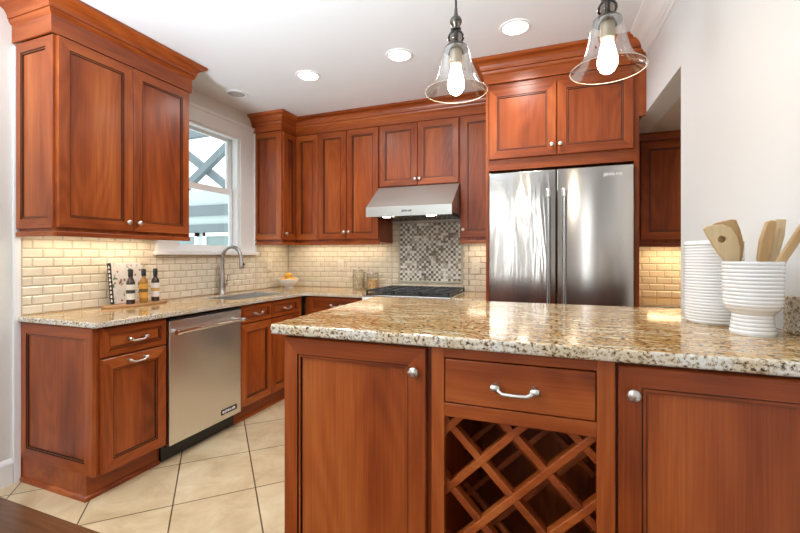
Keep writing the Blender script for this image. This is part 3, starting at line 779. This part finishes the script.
# ------------------------------------------------------------------ sink, faucet
S = MB(); x0, x1, y0, y1 = .141, .529, -1.359, -.701
t = .01
S.box(x0, x1, y0, y1, .68, .69); S.box(x0, x0 + t, y0, y1, .69, .905); S.box(x1 - t, x1, y0, y1, .69, .905); S.box(x0 + t, x1 - t, y0, y0 + t, .69, .905); S.box(x0 + t, x1 - t, y1 - t, y1, .69, .905)
SK = tag(S.build('kitchen_sink', plain('sink_steel', (.66, .65, .62), .35, .8)), 'undermount stainless sink in the left worktop below the faucet', 'sink')
MB().lathe([(.045, .69), (.045, .693), (.03, .694)], 20, (.3, -1.03, 0)).build('drain', CHROME, SK)
F = thing('kitchen_faucet', 'gooseneck pull-down faucet behind the sink', 'faucet', (.085, -1.045, .914))
FM = plain('brushed_faucet_steel', (.40, .39, .375), .3, 1)
m = MB(); m.lathe([(.034, 0), (.034, .006), (.029, .012), (.026, .06), (.022, .14), (.017, .19), (.0155, .2)], 22); m.build('body', FM, F, smooth=40)
pts = [(0, 0, .19), (0, 0, .29)] + [(.092 - .092 * math.cos(a * PI / 12), .02 * (a / 12), .312 + .100 * math.sin(a * PI / 12)) for a in range(0, 12)] + [(.186, .021, .295)]
MB().tube(pts, .0155, 14).build('spout', FM, F, smooth=60)
MB().lathe([(.016, 0), (.0175, .01), (.0205, .06), (.022, .09), (.019, .096)], 18, (.184, .021, .318), (.09, .0, -1)).build('spray_head', FM, F, smooth=40)
MB().lathe([(.010, 0), (.010, .004)], 14, (.209, .021, .262), (1, 0, .1)).build('button', BLK, F)
m = MB(); m.lathe([(.012, 0), (.0125, .03), (.010, .038)], 14, (0, .018, .09), (0, 1, 0)); m.tube([(0, .044, .09), (.004, .05, .125), (.008, .054, .165)], [.006, .005, .004], 10)
m.build('lever_handle', FM, F, smooth=40)

# ------------------------------------------------------------------ tray group on the left worktop
m = MB(); n_ = 40
m.prism([(.095 * math.cos(2 * PI * k / n_) , .222 * math.sin(2 * PI * k / n_)) for k in range(n_)], 0, .016)
tr = m.build('serving_board', BOARD, bevel=.004, loc=(.125, -1.855, .9142)); tag(tr, 'oval wooden board under the bottles and cookbook', 'serving board')
def cover_mat():
    m, n, l, p = nt('floral_book_cover')
    t = N(n, 'ShaderNodeTexCoord'); v = N(n, 'ShaderNodeTexVoronoi', Scale=26.0); l.new(t.outputs['Object'], v.inputs['Vector'])
    r = ramp(n, [(0, (.55, .05, .05)), (.16, (.45, .08, .06)), (.24, (.78, .77, .72)), (1, (.82, .81, .77))]); l.new(v.outputs['Distance'], r.inputs[0])
    w = N(n, 'ShaderNodeTexNoise', Scale=38.0, Detail=3.0); l.new(t.outputs['Object'], w.inputs['Vector'])
    r2 = ramp(n, [(.36, (.16, .22, .14)), (.42, (1, 1, 1))]); l.new(w.outputs['Fac'], r2.inputs[0])
    mx = N(n, 'ShaderNodeMix', data_type='RGBA', blend_type='MULTIPLY'); mx.inputs[0].default_value = 1
    l.new(r.outputs[0], mx.inputs[6]); l.new(r2.outputs[0], mx.inputs[7]); l.new(mx.outputs[2], p.inputs['Base Color']); p.inputs['Roughness'].default_value = .35
    return m
bk = thing('cookbook', 'white cookbook with black patterned spine leaning on the left wall tile', 'book', (.078, -1.985, .9304))
bk.rotation_euler = (0, -.12, .06)
MB().box(-.012, .013, .004, .222, .003, .267).build('pages', plain('paper', (.8, .77, .7), .7), bk)
m = MB(); m.box(.013, .0165, 0, .225, 0, .27); m.box(-.0155, -.012, 0, .225, 0, .27); m.build('cover', cover_mat(), bk, bevel=.001)
sp = MB().box(-.0155, .0165, -.003, .001, 0, .27).build('spine', BLK, bk)
m = MB()
for k in range(9): z = .018 + k * .0275; m.prism([(-.009, z), (.0, z + .017), (.010, z + .004), (.004, z - .004)], -.0036, -.003, 0, lambda x, y, zz: (x, zz, y))
m.build('spine_motif', TRIM, sp)
def bottle(label, loc, liquid, label_col, accent):
    B = thing('sauce_bottle', label, 'bottle', loc, 0, 'sauce bottles on the board')
    MB().lathe([(.022, 0), (.0255, .003), (.0255, .135), (.024, .148), (.014, .165), (.0125, .172), (.0125, .190)], 24).build('glass_body', liquid, B, smooth=40)
    lb = MB().lathe([(.0259, .030), (.0259, .128)], 24, cap0=False, cap1=False).build('label', label_col, B, smooth=60)
    m = MB()
    for k in range(3):
        a0 = .0 + k * .25 - .9
        m.lathe([(.0262, .045 + .025 * k), (.0262, .068 + .025 * k)], 24, cap0=False, cap1=False) if k == 1 else None
    m.v = m.v; m.build('label_band', accent, lb, smooth=60) if m.v else None
    MB().lathe([(.0145, .186), (.0145, .226), (.013, .228)], 20).build('cap', BLK, B, smooth=40)
    MB().lathe([(.0150, .180), (.0150, .187)], 20).build('collar', BLK, B, smooth=40)
dkl = plain('dark_vinegar', (.045, .022, .015), .08, 0, .3); ambr = plain('amber_oil', (.42, .19, .03), .08, 0, .3)
wl = plain('cream_paper_label', (.74, .70, .60), .5); ol = plain('orange_paper_label', (.72, .36, .05), .5)
bottle('dark bottle with cream label, nearest of the three on the board', (.165, -1.925, .9304), dkl, wl, plain('black_print', (.06, .055, .05), .5))
bottle('bottle with orange label, middle of the three on the board', (.150, -1.822, .9304), ambr, ol, plain('brown_print', (.18, .09, .03), .5))
bottle('dark bottle with white label, farthest of the three on the board', (.140, -1.727, .9304), dkl, plain('white_paper_label', (.80, .79, .76), .5), plain('ochre_print', (.60, .36, .10), .5))

# bowl of lemons
BL = thing('fruit_bowl', 'white ceramic bowl of lemons in the back left corner', 'bowl', (.175, -.235, .9142))
pr = [(.05, 0), (.052, .006), (.045, .010), (.085, .040), (.105, .070), (.112, .092), (.108, .094), (.100, .072), (.080, .045), (.04, .018), (.0, .016)]
MB().lathe(pr, 36, cap0=True, cap1=False).build('bowl', PORC, BL, smooth=50)
LEM = plain('lemon_skin', (.83, .42, .04), .4)
lem = None
for k, (lx, ly, lz, a) in enumerate([(-.041, -.041, .082, 2.356), (.041, -.041, .082, .785), (.041, .041, .082, 2.356), (-.041, .041, .082, .785), (.0, .0, .130, .9)]):
    if lem is None:
        lem = MB().lathe([(.002, -.041), (.007, -.037), (.02, -.028), (.028, -.012), (.029, 0), (.027, .014), (.018, .029), (.007, .038), (.002, .042)], 18, (0, 0, 0), (1, 0, .1)).build('lemon', LEM, smooth=60); o = lem
    else: o = lem.copy(); COL.objects.link(o)
    o.location = (.175 + lx, -.235 + ly, .9142 + lz); o.rotation_euler = (0, 0, a)
    tag(o, 'yellow lemon piled in the white bowl', 'lemon', 'lemons in the bowl')

# glass jars
def jar(label, loc, r, h, cont, colr):
    J = thing('glass_jar', label, 'jar', loc, 0, 'glass jars beside the range')
    MB().lathe([(r * .9, 0), (r, .006), (r, h - .012), (r * .92, h - .004), (r * .92, h), (r * .86, h), (r * .86, h - .008), (r * .94, h - .02), (r * .94, .01), (0, .008)], 32, cap1=False).build('glass', JAR, J, smooth=50)
    MB().lathe([(r * .92, .011), (r * .92, h * .62), (r * .6, h * .66), (.0, h * .68)], 24, cap1=False).build('contents', cont, J, smooth=60)['kind'] = 'stuff'
    l_ = MB(); l_.lathe([(r * 1.0, h + .0005), (r * 1.12, h + .003), (r * 1.12, h + .009), (r * .95, h + .014), (r * .5, h + .018)], 32)
    l_.build('lid', CHROME, J, smooth=40)
    MB().lathe([(.006, h + .018), (.009, h + .026), (.006, h + .032)], 16).build('lid_knob', CHROME, J, smooth=50)
def cereal(name, a, b_):
    m, n, l, p = nt(name); t = N(n, 'ShaderNodeTexCoord'); v = N(n, 'ShaderNodeTexVoronoi', Scale=70.0); l.new(t.outputs['Object'], v.inputs['Vector'])
    r = ramp(n, [(0.0, a), (.62, b_), (1, (.25, .15, .07))]); l.new(v.outputs['Distance'], r.inputs[0])
    l.new(r.outputs[0], p.inputs['Base Color']); p.inputs['Roughness'].default_value = .7
    bp = N(n, 'ShaderNodeBump', Strength=.8, Distance=.01); bp.invert = True; l.new(v.outputs['Distance'], bp.inputs['Height']); l.new(bp.outputs[0], p.inputs['Normal'])
    return m
jar('taller glass jar of pale mixed nuts, farther from the range', (.938, -.13, .9142), .062, .185, cereal('mixed_nuts', (.88, .82, .68), (.66, .52, .32)), 0)
jar('shorter glass jar of golden cereal, next to the range', (1.093, -.13, .9142), .062, .160, cereal('golden_cereal', (.90, .68, .38), (.74, .46, .20)), 0)

# ------------------------------------------------------------------ crocks on the peninsula
def ribbed(base, n_, amp, z0, z1, f):
    out = []
    for k in range(n_ * 6 + 1):
        z = z0 + (z1 - z0) * k / (n_ * 6)
        out.append((f(z) - amp * abs(math.cos(PI * k / 6)) ** 7, z))
    return out
CN = thing('ribbed_canister', 'large white ribbed ceramic canister behind the utensil crock', 'canister', (3.228, -2.3525, PZ1 + .0005))
f = lambda z: .066 + .007 * min(1, z / .05) ** .6
MB().lathe([(.063, 0)] + ribbed(0, 26, .0022, .003, .228, f), 56).build('body', PORC, CN, smooth=50)
MB().lathe([(.070, .2285), (.073, .231), (.073, .238), (.068, .2425), (.02, .243)], 48).build('lid', PORC, CN, smooth=50)
CK = (3.259, -2.531)
CR = thing('utensil_crock', 'white ribbed footed crock holding wooden utensils', 'crock', (CK[0], CK[1], PZ1 + .0005))
def fc(z):
    if z < .052: return .0485 - .006 * math.sin(min(1, z / .052) * PI / 2)
    if z < .080: return .0425 + .0185 * math.sin((z - .052) / .028 * PI / 2)
    return .061 + .0015 * (z - .080) / .1
pr = [(.046, 0)] + ribbed(0, 19, .0018, .003, .1835, fc) + [(.061, .1845), (.057, .1835), (.056, .09), (.038, .065), (0, .062)]
MB().lathe(pr, 56, cap1=False).build('body', PORC, CR, smooth=50)
# wooden utensils: outlines in the plane facing the room, each its own thickness and depth in the crock
RV = Vector((.934, .358, 0)); FV = Vector((-.358, .934, 0))
def utensil(name, label, loops, fwd, thick, mat):
    d = 1.0455 + fwd; k = d / 412.09
    c = Vector((2.7985, -3.8278, 1.2494)) + FV * d
    lp = [[((u - 400) * k, -(v - 255.59) * k) for u, v in L] for L in loops]
    mid = sum(p[0] for p in lp[0]) / len(lp[0]); zlow = min(p[1] for p in lp[0])
    lp = [[(x - mid, z - zlow) for x, z in L] for L in lp]
    me = plate_mesh(lp, thick, thick * .3, basis((0, 0, 0), RV, (0, 0, 1)))
    o = mesh_obj(name, me, mat, None, c + RV * mid + Vector((0, 0, zlow)))
    return tag(o, label, 'utensil', 'wooden utensils in the crock')
def ell(cx, cy, rx, ry, n=18): return [(cx + rx * math.cos(2 * PI * i / n), cy + ry * math.sin(2 * PI * i / n)) for i in range(n)]
hd1 = [(703.8, 229), (706, 227), (714, 225.6), (722, 225.2), (730, 228.5), (735, 236), (738.5, 247), (738.8, 256), (737, 266), (744, 300), (738, 301), (728, 264), (719, 254), (713, 245)]
utensil('wooden_spoon', 'pale wooden corner spoon with a round hole, leaning left in the crock', [hd1, ell(721.3, 239.5, 5.2, 4.2)], .022, .007, BAMB)
hd2 = [(709, 227), (716, 223.5), (727, 221.5), (736, 226), (741, 240), (742, 252), (739, 264), (747, 300), (741, 301), (730, 264), (718, 250)]
utensil('wooden_spatula', 'honey wooden turner just behind the pale holed spoon', [hd2], .032, .006, BEECH)
hd3 = [(722, 222), (731, 220), (735, 220.5), (739, 230), (743, 245), (741.5, 256), (739, 266), (749, 300), (743, 301), (733, 262)]
utensil('wooden_spatula', 'darker wooden turner at the back of the left bundle', [hd3], .042, .006, BEECH)
hd4 = [(767, 223), (771, 221.5), (774, 222.5), (771.5, 240), (767, 256), (765, 266), (758, 301), (753, 301), (759, 270), (758.5, 258), (761, 240)]
utensil('wooden_spoon', 'thin wooden spoon seen edge on, left of the slotted one', [hd4], -.006, .011, BEECH)
hd5 = [(775.5, 220), (784.5, 220), (783, 236), (777, 257), (774, 267), (764, 301), (759, 301), (766, 267), (768, 255), (772, 236)]
utensil('wooden_spatula', 'slotted wooden spatula standing upright in the crock', [hd5, [(777.5, 228), (779.3, 228), (776.8, 248), (775, 248)]], .008, .007, BAMB)
hd6 = [(812, 208), (818, 212), (804, 233), (785, 261), (770, 300), (765, 299), (778, 260), (797, 231)]
utensil('wooden_spoon', 'wooden handle leaning far right out of the crock', [hd6], -.024, .009, BEECH)
# granite upstand against the right wall
m = MB(); m.prism([(wx_(-2.50) - .022, -2.50), (wx_(-4.2) - .022, -2.838), (wx_(-2.838) - .001, -2.838), (wx_(-2.50) - .001, -2.50)], PZ1 + .0005, PZ1 + .095)
m = MB(); m.prism([(wx_(-2.45) - .021, -2.45), (wx_(-2.838) - .021, -2.838), (wx_(-2.838) - .001, -2.838), (wx_(-2.45) - .001, -2.45)], PZ1 + .0005, PZ1 + .095)
tag(m.build('granite_upstand', GRE, bevel=.003), 'short granite upstand on the peninsula against the right wall', 'upstand')

# ------------------------------------------------------------------ pendants
BULB = plain('lit_bulb', (1, 1, 1), .3, 0, 0, (1, .82, .58), 22)
FROST = plain('socket_grey', (.42, .38, .32), .4, .3)
def pendant(label, x, y):
    P = thing('pendant_light', label, 'pendant light', (x, y, 1.82), 0, 'glass pendants over the peninsula')
    top = CZ - 1.82
    MB().lathe([(.06, top - .001), (.06, top - .012), (.045, top - .024), (.012, top - .03)], 28).build('canopy', BRONZE, P, smooth=40)
    MB().tube([(0, 0, .275), (0, 0, top - .028)], .0038, 10).build('cord', BLK, P, smooth=60)
    MB().lathe([(.005, .29), (.006, .275), (.008, .262), (.016, .256), (.021, .246), (.021, .238), (.014, .228), (.011, .222), (.018, .217), (.018, .213), (.012, .210)], 24).build('finial', BRONZE, P, smooth=50)
    MB().lathe([(.012, .211), (.023, .204), (.0285, .192), (.0285, .182), (.022, .170), (.014, .164)], 26).build('glass_ball', BALL, P, smooth=60)
    MB().tube([(0, 0, .16), (0, 0, .213)], .007, 10).build('stem', BRONZE, P)
    MB().lathe([(.012, .166), (.03, .162), (.040, .152), (.042, .143), (.036, .142)], 28).build('cap', BRONZE, P, smooth=40)
    MB().lathe([(.021, .143), (.021, .095), (.018, .092)], 22).build('socket', FROST, P, smooth=40)
    pr = [(.040, .150), (.046, .135), (.050, .115), (.054, .09), (.061, .06), (.072, .034), (.088, .014), (.103, .003), (.107, .0)]
    inn = [(r_ - .0022, h_ + .0006) for r_, h_ in pr[::-1]]
    MB().lathe(pr + [(.108, -.0015), (.1065, -.002)] + inn, 48, cap0=False, cap1=False).build('shade', SHADE, P, smooth=60)
    MB().tube([(.1072 * math.cos(2 * PI * k / 48), .1072 * math.sin(2 * PI * k / 48), -.001) for k in range(49)], .0010, 8).build('rim', RIM, P, smooth=60)
    MB().lathe([(.016, .094), (.017, .082), (.024, .055), (.029, .03), (.028, .012), (.020, -.004), (.008, -.012), (.002, -.013)], 24).build('bulb', BULB, P, smooth=60)
    l = bpy.data.lights.new('pendant_bulb_light', 'POINT'); l.energy = 1.8; l.color = (1, .92, .82); l.shadow_soft_size = .03
    o = bpy.data.objects.new('pendant_bulb_light', l); COL.objects.link(o); o.location = (x, y, 1.79)
pendant('clear glass bell pendant, left of the two over the peninsula', 2.467, -2.42)
pendant('clear glass bell pendant in front of the refrigerator cabinet, right of the two', 2.940, -2.42)

# recessed lights and ceiling speaker
LIT = plain('lit_can_lens', (1, 1, 1), .4, 0, 0, (1, .95, .87), 9)
for k, (x, y) in enumerate(CANS):
    T = thing('recessed_light', ['lit recessed ceiling light nearest the window', 'lit recessed ceiling light, middle one of the row', 'lit recessed ceiling light between the two pendants'][k], 'ceiling light', (x, y, CZ - .0005), 0, 'recessed ceiling lights')
    MB().lathe([(.094, 0), (.092, -.004), (.076, -.006), (.072, -.002)], 40, cap0=False, cap1=False).build('trim_ring', TRIM, T, smooth=40)
    MB().lathe([(.0735, -.003), (.06, -.0045)], 40).build('lens', LIT, T)
T = thing('ceiling_speaker', 'round grey ceiling grille near the window', 'ceiling speaker', (.265, -1.075, CZ - .0005))
MB().lathe([(.092, 0), (.090, -.004), (.070, -.006), (.068, -.002)], 40, cap0=False, cap1=False).build('trim_ring', TRIM, T, smooth=40)
MB().lathe([(.069, -.002), (.05, -.004)], 40).build('grille', plain('grey_grille', (.42, .41, .39), .6), T)

# under-cabinet light strips (their light only; the strips sit behind the light rails)
def strip(loc, L, p, rz=0): area('under_cabinet_light', loc, (0, 0, rz), L, .03, p, (1, .86, .66))
strip((.12, -2.05, 1.368), .75, 1.9, PI / 2)
strip((.72, -.12, 1.368), .95, 1.7)
strip((.13, -.3, 1.368), .3, .4, PI / 2)
strip((2.165, -.12, 1.368), .26, .6)
spot('alcove_fill_light', (3.95, -1.05, 2.12), 9, (1, .9, .78), 2.8, .8, .07)  # unseen fill added to lift the dark alcove cabinet and soffit
area('under_cabinet_light', (3.75, -.14, 1.328), (0, 0, 0), .6, .03, 2.4, (1, .74, .42))

sc.cycles.max_bounces = 8; sc.cycles.transparent_max_bounces = 16
sc.cycles.caustics_reflective = False; sc.cycles.caustics_refractive = False
sc.cycles.sample_clamp_indirect = 6
